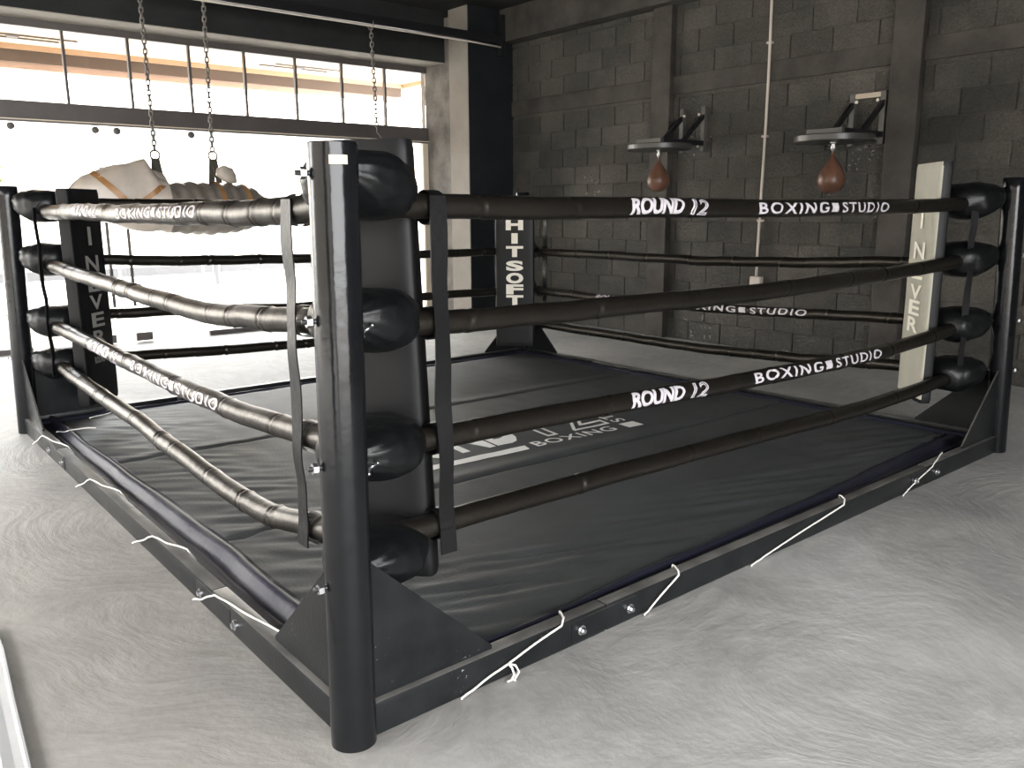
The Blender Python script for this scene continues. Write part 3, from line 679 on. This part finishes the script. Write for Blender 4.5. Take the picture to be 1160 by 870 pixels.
class Rope:
    def __init__(s, side, lvl):
        s.side, s.lvl = side, lvl; s.fn, s.nrm = SIDES[side]; s.pts = RZ[side][lvl]; s.seed = lvl*5.3+{'front': 1, 'left': 2, 'backr': 3, 'backl': 4}[side]*17.7
        rnd = random.Random(int(s.seed*10)); s.r0 = .0335 if side == 'front' else (.0375 if side == 'left' else .0325)
        if lvl == 0 and side == 'left': s.r0 = .040
        s.amp = 1.0 if side == 'left' else (.55 if side == 'front' else .9)
        s.joints = []; q = .35+rnd.random()*.2
        while q < 3.75: s.joints.append((q, rnd.choice((.55, .8, 1.2)), rnd.uniform(-.4, .4))); q += rnd.uniform(.16, .42) if side != 'front' else rnd.uniform(.3, .6)
    def c(s, q):
        x, y = s.fn(q); w = .010*noise.noise((q*1.4, s.seed, 2))*s.amp+.004*noise.noise((q*4.5, s.seed, 6))*s.amp
        return Vector((x, y, interp(s.pts, q)+.006*noise.noise((q*2.1, s.seed, 5))*s.amp+.005*noise.noise((q*5, s.seed, 9))*s.amp))+s.nrm*w
    def r(s, q, a):
        v = 1.0+.035*noise.noise((q*3.5, math.cos(a)*.8, s.seed+math.sin(a)*.8))*s.amp
        v += .022*s.amp*noise.noise((q*26, math.cos(a)*1.3, s.seed+math.sin(a)*1.3))
        for j, k, sk in s.joints:
            dq = q-j-sk*.04*math.sin(a)
            if abs(dq) < .06:
                v -= .13*k*s.amp*math.exp(-(dq/.006)**2)*1.25; v += .075*k*s.amp*math.exp(-((dq-.016)/.012)**2)
                v += .07*k*s.amp*math.exp(-(dq/.035)**2)*math.sin(a*9+j*40)*.6
        return s.r0*v
    def p(s, q, a, off=0):
        t = (s.c(q+.01)-s.c(q-.01)).normalized(); up = Vector((0, 0, 1)); up = (up-t*up.dot(t)).normalized(); n = s.nrm
        return s.c(q)+(n*math.cos(a)+up*math.sin(a))*(s.r(q, a)+off)
    def cover(s):
        n, m = 460, 20; q0, q1 = .17, 3.83
        V = [s.p(q0+(q1-q0)*i/n, 2*PI*j/m) for i in range(n+1) for j in range(m)]
        Fc = [(i*m+j, i*m+(j+1) % m, (i+1)*m+(j+1) % m, (i+1)*m+j) for i in range(n) for j in range(m)]+[tuple(range(m)), tuple(n*m+j for j in range(m))]
        return MB().add(V, Fc)
    def letters(s, bm, mb, du=.012, dv=.008, a0=.15, tw=.25):
        slice_bm(bm, du, dv)
        return to_mb(mb, bm, lambda x, y, z: s.p(x+.002*math.sin(y*150+x*9), a0+y/s.r0+tw*noise.noise((x*2.5, s.seed, 8)), .0016))
LV = ['top', 'second', 'third', 'lowest']
SN = {'front': 'right-hand front side', 'left': 'left side', 'backr': 'ring side by the block wall', 'backl': 'ring side by the window'}
TXT = {('front', 0): (1.14, 1.405, 1.445, 1.535, 1.84, 2.835), ('front', 2): (1.165, 1.445, 1.485, 1.58, 1.88, 2.885),
       ('left', 0): (1.10, 1.39, 1.43, 1.53, 1.84, 2.81), ('left', 2): (1.10, 1.48, 1.52, 1.62, 1.84, 2.86), ('backr', 2): (1.095, 1.40, 1.465, 1.57, 1.90, 2.92), ('backr', 0): (1.095, 1.40, 1.465, 1.57, 1.90, 2.92)}
for side in SIDES:
    for lv in range(4):
        R_ = Rope(side, lv); pr = TXT.get((side, lv))
        lb = '%s padded rope on the %s%s' % (LV[lv], SN[side], ', with white lettering' if pr else '')
        q = R_.c(2.0); t = thing('ring_rope', lb, 'ring rope', (q.x, q.y, q.z), 'padded ring ropes')
        R_.cover().build('cover', 'vinyl', t, True)
        if pr:
            a, b, c1, d1, e1, f1 = pr; h = .029
            a0 = .06 if side == 'front' and lv == 0 else (.26 if lv == 2 else .12)
            mb = MB(); R_.letters(fit(text_mesh('ROUND', 1, bold=.042, shear=.2, space=.95), a, b, -h, h), mb, a0=a0)
            mb.build('lettering', 'white_ink2', t); mb = MB()
            bm = fit(text_mesh('12', 1, outline=.03, shear=.2), c1, d1, -h, h); R_.letters(bm, mb, .02, .006, a0=a0)
            mb.build('number', 'white_ink2', t)
            wd = f1-e1; mb = MB()
            R_.letters(fit(text_mesh('BOXING', 1, bold=.022, space=1.25), e1, e1+.49*wd, -h*.76, h*.76), mb, a0=a0)
            mb.build('lettering', 'white_ink2', t); mb = MB()
            R_.letters(bm_quad(e1+.515*wd, e1+.565*wd, -h*.62, h*.62), mb, a0=a0)
            mb.build('square_mark', 'white_ink2', t); mb = MB()
            R_.letters(fit(text_mesh('STUDIO', 1, bold=.022, space=1.25), e1+.60*wd, f1, -h*.76, h*.76), mb, a0=a0)
            mb.build('lettering', 'white_ink2', t)

# ---- vertical spacer straps
def strap(side, s, z0, z1, lb, w=.046, ang=0.0):
    fn, n = SIDES[side]; n = Vector((0, -1, 0)) if side in ('front', 'backl') else Vector((-1, 0, 0))
    if side in ('backr', 'backl'): n = -n
    t = Vector((1, 0, 0)) if side in ('front', 'backl') else Vector((0, 1, 0)); x, y = fn(s); V = []; m = 40
    t0 = t; t = (t*math.cos(ang)+n*math.sin(ang))
    for k in range(m+1):
        z = z1+(z0-z1)*k/m; off = .046+abs(math.sin(ang))*w*.4+.003*math.sin(k*.5)+.004*noise.noise((k*.3, s, 1))
        ww = w/2*(1+.06*math.sin(k*.37)); tw = .05*math.sin(k*.33)
        sh = .012*(k/m-.5)
        for e, dn in ((-1, 0), (1, 0), (1, .004), (-1, .004)):
            V.append(Vector((x, y, z))+t*(e*ww+sh)+n*(off+e*tw*.02-dn+.0))
    Fc = [(4*k+e, 4*k+(e+1) % 4, 4*k+4+(e+1) % 4, 4*k+4+e) for k in range(m) for e in range(4)]+[(0, 1, 2, 3), (4*m, 4*m+1, 4*m+2, 4*m+3)]
    o = thing('spacer_strap', lb, 'strap', (x, y, z1), 'rope spacer straps')
    MB().add(V, Fc).build('webbing', 'strap', o, True, 40)
    for lv in range(4):
        zc = interp(RZ[side][lv], s)
        pts = [Vector((x, y, zc))+n*.0455*math.cos(q)+Vector((0, 0, .0455*math.sin(q))) for q in [2*PI*k/20 for k in range(21)]]
        mb = MB(); V = []
        for p in pts: V += [p-t0*w*.42, p+t0*w*.42]
        mb.add(V, [(2*k, 2*k+1, 2*k+3, 2*k+2) for k in range(20)]).build('loop', 'strap', o, True)
strap('front', .385, .36, 1.355, 'wide black vinyl strap linking the right-hand ropes beside the near post', .05)
strap('front', 3.715, .40, 1.355, 'black strap linking the front ropes just left of the right-hand post', .032, .6)
strap('left', L-.48, .34, 1.35, 'grey-lit strap linking the left ropes beside the near post', .058)
strap('left', L-3.68, .38, 1.345, 'strap linking the left ropes beside the left-hand post', .028, -.8)
strap('backr', .42, .34, 1.36, 'pale-lit strap linking the far ropes just right of the HIT SOFT cushion', .045)
strap('backr', 3.55, .40, 1.36, 'strap linking the block-wall side ropes behind the white cushion', .045)
strap('backl', .36, .40, 1.38, 'strap linking the window side ropes behind the left-hand cushion', .045)
strap('backl', 3.60, .34, 1.36, 'strap linking the window side ropes just left of the HIT SOFT cushion', .045)

# ---- turnbuckle covers
S2 = math.sqrt(.5)
def corner_mtx(key):
    cx, cy, sx, sy = CORN[key]; dv = Vector((sx*S2, sy*S2, 0)); up = Vector((0, 0, 1)); lat = up.cross(dv)
    m = Matrix((dv, lat, up)).transposed().to_4x4(); m.translation = Vector((cx, cy, 0)); return m
LVLS = {'N': [1.38, 1.05, .705, .405], 'R': [1.35, 1.05, .705, .435], 'P': [1.355, 1.05, .69, .44], 'F': [1.355, .99, .66, .39]}
for key in CORN:
    cm = corner_mtx(key)
    for lv, z in enumerate(LVLS[key]):
        rnd = random.Random(lv*7+ord(key)); ph = rnd.random()*9
        if key == 'F': lb = '%s turnbuckle cover at the far corner, behind the HIT SOFT cushion' % LV[lv]
        else: lb = '%s black turnbuckle cover at the %s of the ring' % (LV[lv], WHERE[key])
        t = thing('turnbuckle', lb, 'turnbuckle', tuple(cm @ Vector((.25, 0, z))), 'padded turnbuckles')
        zi = {'N': -.0, 'R': .01, 'P': .01, 'F': 0}[key]
        pf = [(.098, .02, .022), (.106, .045, .036), (.13, .08, .056), (.175, .116, .080), (.235, .142, .094), (.29, .145, .094), (.34, .132, .088), (.375, .11, .076), (.400, .07, .055), (.410, .03, .03)]
        V = []; n = 40; NN = 30
        def sec_(q):
            for a, b in zip(pf, pf[1:]):
                if a[0] <= q <= b[0]:
                    k = (q-a[0])/(b[0]-a[0]); return a[1]+(b[1]-a[1])*k, a[2]+(b[2]-a[2])*k
            return pf[-1][1:]
        for i in range(NN+1):
            q = .098+(.410-.098)*(.5-.5*math.cos(PI*i/NN))
            hw, hh = sec_(q); hh *= .88 if key == 'N' else 1
            droop = -.035*math.sin(PI*min(1, (q-.098)/.33))*.5 + (.03 if key == 'N' and lv == 0 else .012)*(1-(q-.098)/.33)
            for j in range(n):
                an = 2*PI*j/n; e = .8
                wk = 1+.07*noise.noise((q*14, math.cos(an)*1.2+ph, math.sin(an)*1.2))+.03*noise.noise((q*9+an*2, ph, q*30))
                wk -= .05*math.exp(-(math.sin(an*2.5+ph+q*9+2*noise.noise((q*8, ph, 3)))/.16)**2)*math.exp(-((q-.24)/.13)**2)
                wk += .05*math.sin(an*11+ph+8*noise.noise((q*6, ph, 1)))*math.exp(-((q-.12)/.06)**2)
                y = hw*wk*math.copysign(abs(math.cos(an))**e, math.cos(an)); zz = hh*wk*math.copysign(abs(math.sin(an))**e, math.sin(an))
                V.append(cm @ Vector((q, y, z+zi+droop+zz)))
        Fc = [(i*n+j, i*n+(j+1) % n, (i+1)*n+(j+1) % n, (i+1)*n+j) for i in range(NN) for j in range(n)]+[tuple(range(n)), tuple(NN*n+j for j in range(n))]
        MB().add(V, Fc).build('cover', 'pouch', t, True)
        ln = LEAN*1.414*z/H
        ra = -.9 if key == 'N' else 0   # the near post has its bolts turned to the left
        rm = cm @ Matrix.Translation((ln, 0, z+.02)) @ Matrix.Rotation(ra, 4, 'Z')
        MB().tube([rm @ Vector((-.088, 0, 0)), cm @ Vector((ln, 0, z+.02)), cm @ Vector((.115, 0, z+.018))], .0065, 10).build('rod', 'blackmetal', t, True)
        MB().lathe([(.013, 0), (.014, .003), (.014, .012), (.012, .014)], n=6, mtx=rm @ Matrix.Translation((-.078, 0, 0)) @ Matrix.Rotation(PI/2, 4, 'Y')).build('nut', 'steel', t)
        if key == 'N' and lv in (1, 2):
            MB().tube([cm @ Vector((.10+.016*math.sin(k*.6), -.05-.012*math.cos(k*.6), z+.0-.004*k)) for k in range(8)], .0045, 8).build('hook', 'steel', t, True)

# ---- corner cushions
CUSH = {'N': (.4625, -.03, .31, .20, .265, 1.505), 'R': (.4625, -.012, .335, 0, .30, 1.545), 'P': (.4625, .022, .315, 0, .20, 1.45), 'F': (.4625, -.034, .322, .0, .185, 1.435)}
CL = {'N': 'tall black corner cushion seen from its back, behind the near post', 'R': 'white corner cushion lettered I NEVER, at the right-hand corner', 'P': 'black corner cushion lettered I NEVER, at the left-hand corner', 'F': 'black corner cushion lettered HIT SOFT, at the far corner'}
for key, (dc, lt, wd, rot, z0, z1) in CUSH.items():
    cm = corner_mtx(key) @ Matrix.Translation((dc, 0, 0)) @ Matrix.Translation((0, -lt if key in 'NF' and False else 0, 0))
    # lat axis: measured offsets use the camera-right direction at each corner
    sgn = {'N': -1, 'F': 1, 'R': -1, 'P': 1}[key]
    if key == 'R': sgn = 1 if (cm.to_3x3() @ Vector((0, 1, 0))).dot(Vector((S2, S2, 0))) > 0 else -1
    if key == 'P': sgn = 1 if (cm.to_3x3() @ Vector((0, 1, 0))).dot(Vector((S2, S2, 0))) > 0 else -1
    if key in 'NF': sgn = 1 if (cm.to_3x3() @ Vector((0, 1, 0))).dot(Vector((S2, -S2, 0))) > 0 else -1
    cm = corner_mtx(key) @ Matrix.Translation((dc, sgn*lt, 0)) @ Matrix.Rotation(rot*(-sgn)*-1, 4, 'Z')
    o = cm @ Vector((0, 0, z0)); t = thing('corner_cushion', CL[key], 'cushion', tuple(o), 'ring corner cushions')
    th = .034 if key == 'R' else .042; mb = MB(); n = 60; m = 48; V = []
    for i in range(n+1):
        z = z0+(z1-z0)*i/n; e = min(i, n-i); k = 1-.10*max(0, 1-e/1.5)**2
        for j in range(m):
            an = 2*PI*j/m; ca, sa = math.cos(an), math.sin(an); ex = .5 if key == 'N' else .26
            bul = 1+.05*noise.noise((z*5, sa*1.2, ord(key)+ca))
            tl = sgn*.045*(.5-(z-z0)/(z1-z0)) if key == 'N' else 0
            V.append(cm @ Vector((th*k*bul*math.copysign(abs(ca)**ex, ca), tl+wd/2*(1-.25*(1-k))*math.copysign(abs(sa)**ex, sa), z)))
    Fc = [(i*m+j, i*m+(j+1) % m, (i+1)*m+(j+1) % m, (i+1)*m+j) for i in range(n) for j in range(m)]+[tuple(range(m)), tuple(n*m+j for j in range(m))]
    mb.add(V, Fc); pad = mb.build('pad', [MT['cushion'], MT['cushion_white']] if key == 'R' else 'cushion', t, True, 50)
    if key == 'R':
        inv = cm.inverted()
        for pg in pad.data.polygons:
            cc = inv @ pg.center
            if cc.x > th*.62 and z0+.012 < cc.z < z1-.0: pg.material_index = 1
    def face(x, y, z=0): return cm @ Vector((th*1.045+.0035, -x if True else x, y))
    # x to the right when read from the ring: local -y when looking along -d
    chk = (cm.to_3x3() @ Vector((0, 1, 0))); dv = (cm.to_3x3() @ Vector((1, 0, 0)))
    rgt = Vector((0, 0, 1)).cross(dv)   # reader faces -dv, his right is up x dv
    sg = 1 if chk.dot(rgt) > 0 else -1
    def face(x, y, z=0): return cm @ Vector((th*1.03+.004, sg*x, y))
    if key == 'N': continue
    mb = MB()
    if key == 'F':
        zs = [(1.242, 1.338, 'H'), (1.123, 1.213, 'I'), (1.012, 1.10, 'T'), (.858, .95, 'S'), (.745, .84, 'O'), (.632, .72, 'F'), (.523, .612, 'T')]
        zs = [(1.155, 1.245, 'H'), (1.045, 1.13, 'I'), (.935, 1.025, 'T'), (.82, .905, 'S'), (.715, .805, 'O'), (.625, .708, 'F'), (.535, .618, 'T')]
        for a, b, ch in zs:
            if ch == 'S': mb.build('lettering', 'cream_ink', t); mb = MB()
            hw = .026 if ch == 'I' else .072
            to_mb(mb, fit(text_mesh(ch, 1, bold=.05 if ch != 'I' else 0), -hw, hw, a, b), face)
        mb.build('lettering', {'F': 'cream_ink', 'P': 'grey_ink', 'R': 'pad_ink'}[key], t); mb = MB()
        to_mb(mb, fit(text_mesh('ROUND', 1, bold=.02), -.07, .0, .485, .512), face)
    else:
        zs = [(1.21, 1.31, 'I'), (1.05, 1.14, 'N'), (.945, 1.025, 'E'), (.837, .915, 'V'), (.752, .832, 'E'), (.66, .74, 'R')]
        if key == 'P': zs = [(1.13, 1.235, 'I'), (.975, 1.07, 'N'), (.86, .945, 'E'), (.755, .84, 'V'), (.652, .737, 'E'), (.548, .632, 'R')]
        for a, b, ch in zs:
            hw = .016 if ch == 'I' else (.074 if key == 'R' else .064)
            to_mb(mb, fit(text_mesh(ch, 1, bold=.025 if ch != 'I' else 0), -hw, hw, a, b), face)
        mb.build('lettering', {'F': 'cream_ink', 'P': 'grey_ink', 'R': 'pad_ink'}[key], t); mb = MB()
        to_mb(mb, fit(text_mesh('ROUND', 1, bold=.02), -.075, .03, (.585 if key == 'R' else .44), (.615 if key == 'R' else .48)), face)
        mb.build('small_lettering', {'F': 'cream_ink', 'P': 'grey_ink', 'R': 'pad_ink'}[key], t); mb = MB()
        to_mb(mb, fit(text_mesh('12', 1, bold=.01), .04, .08, (.585 if key == 'R' else .44), (.615 if key == 'R' else .48)), face)
    mb.build('number' if key != 'F' else 'small_lettering', {'F': 'cream_ink', 'P': 'grey_ink', 'R': 'pad_ink'}[key], t)

# ---- white lacing cords over the base beams
def cord(name_lb, pts, loops=None):
    t = thing('lacing_cord', name_lb, 'cord', pts[0], 'canvas lacing cords'); P_ = []
    for a, b in zip(pts, pts[1:]):
        for k in range(8): P_.append(Vector(a).lerp(Vector(b), k/8))
    P_.append(Vector(pts[-1]))
    MB().tube([p+Vector((0, 0, .0015*math.sin(i*.7))) for i, p in enumerate(P_)], .0033, 8).build('strand', 'cord', t, True)
    for lp in loops or []:
        MB().tube(lp, .0032, 8).build('knot_end', 'cord', t, True)
yo, zt = -BT-.006, BH+.004
cord('white lacing cord with hanging knot on the front beam beside the near post', [(.31, yo-.006, .006), (.37, yo, .018), (.48, yo, .045), (.69, yo-.002, zt-.004), (.72, -.01, zt+.003), (.74, BT+.004, zt), (.76, BT+.02, .06)],
     [[(.48, yo-.003, .047), (.487, yo-.012, .035), (.49, yo-.018, .015), (.478, yo-.02, .006)], [(.48, yo-.003, .047), (.498, yo-.014, .04), (.505, yo-.022, .02), (.484, yo-.026, .006)], [(.462, yo-.02, .005), (.478, yo-.024, .007), (.486, yo-.03, .005)]])
cord('short white lacing cord rising over the front beam past its two bolts', [(1.06, yo-.006, .005), (1.09, yo, .012), (1.24, yo-.001, zt-.004), (1.26, -.01, zt+.002), (1.28, BT+.004, zt), (1.30, BT+.02, .06)])
cord('long white lacing cord along the middle of the front beam', [(1.66, yo-.006, .005), (1.75, yo, .016), (2.33, yo, zt-.01), (2.37, -.012, zt+.002), (2.40, BT+.004, zt), (2.43, BT+.02, .06)])
cord('white lacing cord on the front beam nearest the right-hand post', [(2.86, yo-.006, .006), (2.92, yo, .022), (3.16, yo, zt-.01), (3.24, -.014, zt+.002), (3.40, BT+.004, zt), (3.44, BT+.02, .06)])
xo = -BT-.006
for lb, y0, y1, y2 in (('white lacing cord on the left beam nearest the left-hand post', 3.62, 3.52, 3.1), ('white lacing cord on the left beam, second from the left-hand post', 2.62, 2.5, 2.14), ('white lacing cord on the left beam, third from the left-hand post', 1.70, 1.58, 1.28)):
    cord(lb, [(xo-.02, y0, .012), (xo-.004, y1, .06), (xo+.003, y1-.08, zt), (-.012, (y1+y2)/2-.04, zt+.003), (BT+.004, y2, zt), (BT+.02, y2-.04, .06)])
cord('white lacing cord slanting over the left beam beside the near gusset plate', [(xo-.01, 1.04, .01), (xo, .98, .03), (xo, .85, zt-.004), (-.012, .66, zt+.003), (BT+.002, .43, zt+.002), (BT+.012, .36, .08)])
cord('loose white cord end lying inside the left-hand corner of the canvas', [(.05, 3.46, .10), (.10, 3.5, .085), (.18, 3.5, .09), (.26, 3.48, .085)])
cord('straight white cord end on the canvas near the window side beam', [(.30, 3.80, .075), (.42, 3.84, .08), (.56, 3.9, .09)])

# ---- speed bag platforms and bags
def platform(yc, zc, topbar, lb, lb2, bag_bot):
    t = thing('speed_bag_platform', lb, 'platform', (XW, yc, zc), 'speed bag platforms'); xb = 5.42
    MB().lathe([(.20, 0), (.292, 0), (.3, .006), (.3, .046), (.294, .052), (.01, .052)], (xb, yc, zc), 56).build('rim', 'disc', t, True, 40)
    MB().lathe([(.01, .004), (.24, .004), (.24, .012), (.01, .012)], (xb, yc, zc), 48).build('board', 'disc', t, True, 40)
    for s in (-1, 1):
        y = yc+s*.13
        MB().bar((XW-.025, y, zc-.0), (XW-.025, y, zc+.415), .045, .045, .003).build('wall_bar', 'wallbar', t)
        MB().bar((XW-.03, y, zc+.075), (5.30, y, zc+.075), .04, .045, .003).build('arm', 'blackmetal', t)
        MB().bar((XW-.04, y, zc+.33), (5.60, y, zc+.085), .036, .036, .003).build('brace', 'blackmetal', t)
        for z in (.05, .345): MB().lathe([(.013, -.006), (.013, .005), (.009, .006)], n=12, mtx=Matrix.Translation((XW-.054, y+.04*(-s), zc+z)) @ Matrix.Rotation(PI/2, 4, 'Y')).build('bolt', 'conduit', t)
    MB().bar((5.285, yc-.15, zc+.075), (5.285, yc+.15, zc+.075), .045, .045, .003).build('cross_bar', 'wallbar', t)
    MB().bar((XW-.02, yc-.11, zc+.02), (XW-.02, yc+.11, zc+.02), .03, .03, .003).build('wall_tie', 'blackmetal', t)
    if topbar: MB().bar((XW-.025, yc-.11, zc+.39), (XW-.025, yc+.11, zc+.39), .04, .04, .003).build('top_bar', 'sticker', t)
    b = thing('speed_bag', lb2, 'speed bag', (xb, yc, zc-.02), 'speed bags')
    zt_ = zc-.075; h = zt_-bag_bot; W_ = .106
    prof = []
    for k in range(30):
        q = k/29; z = zt_-h*q
        rr = W_*(math.sin(PI*min(1, q*.5/.68))**1.35 if q < .68 else math.sqrt(max(0, 1-((q-.68)/.32)**2)))
        prof.append((max(.008, rr), z))
    MB().lathe(prof, (xb, yc, 0), 40, fun=lambda i, a: 1-.012*(abs(math.cos(2*a+.6)) > .992)).build('bladder_cover', 'leather', b, True)
    MB().tube([(xb, yc, zt_-.02), (xb, yc, zt_+.025)], [.013, .009], 12).build('neck', 'leather', b, True)
    MB().lathe([(.03, .006), (.03, -.004), (.016, -.012), (.016, -.028), (.021, -.032), (.021, -.05), (.012, -.062), (.008, -.075)], (xb, yc, zc), 16).build('swivel', 'steel', b, True, 40)
platform(3.68, 1.865, False, 'left black round speed bag platform on the block wall', 'left brown leather teardrop speed bag, under the farther platform', 1.48)
platform(1.90, 1.825, True, 'right black round speed bag platform with pale top bar on the block wall', 'right brown leather teardrop speed bag, under the nearer platform', 1.432)

# ---- strip lying at the left edge
t = thing('plastic_profile', 'pale grey plastic strip lying on the floor at the left edge of the picture', 'strip', (-.64, .7, 0))
pts = [(-.60, 1.25), (-.605, 1.05), (-.63, .75), (-.655, .40), (-.69, .05)]
V = []
for x, y in pts:
    for dx, z in ((-.06, .004), (-.055, .014), (-.03, .010), (-.012, .012), (-.006, .024), (0, .024), (.004, .004)): V.append((x+dx, y, z))
m = 7
MB().add(V, [(k*m+j, k*m+(j+1) % m, (k+1)*m+(j+1) % m, (k+1)*m+j) for k in range(4) for j in range(m)]+[tuple(range(m)), tuple(4*m+j for j in range(m))]).build('profile', 'alu', t)
MB().box((-.668, .87, .0115), (-.648, .885, .0135)).build('red_mark', mat('red_mark', (.6, .05, .05), .6), t)

# ================================================================== light
w = bpy.data.worlds.new('daylight'); sc.world = w; w.use_nodes = True
bg = w.node_tree.nodes['Background']; bg.inputs[0].default_value = (.985, .99, 1.0, 1); bg.inputs[1].default_value = 15.5
def portal(name, loc, rot, sx, sy):
    l = bpy.data.lights.new(name, 'AREA'); l.shape = 'RECTANGLE'; l.size = sx; l.size_y = sy; l.cycles.is_portal = True
    o = bpy.data.objects.new(name, l); col.objects.link(o); o.location = loc; o.rotation_euler = rot
portal('portal_front', ((X0+XC)/2, YG+.35, 1.55), (-PI/2, 0, 0), XC-X0, 3.1)
portal('portal_left', (X0-.3, (Y0+7)/2, 1.6), (0, -PI/2, 0), 3.2, 11.6)
portal('portal_back', ((X0+1.5)/2, Y0-.3, 1.6), (PI/2, 0, 0), 1.5-X0, 3.1)
vs = sc.view_settings; vs.view_transform = 'Standard'; vs.look = 'None'; vs.gamma = 1; vs.exposure = 0.15; vs.use_curve_mapping = False
sc.cycles.max_bounces = 8; sc.cycles.diffuse_bounces = 4; sc.cycles.transparent_max_bounces = 12
sc.cycles.use_denoising = True
sc.cycles.sample_clamp_indirect = 8
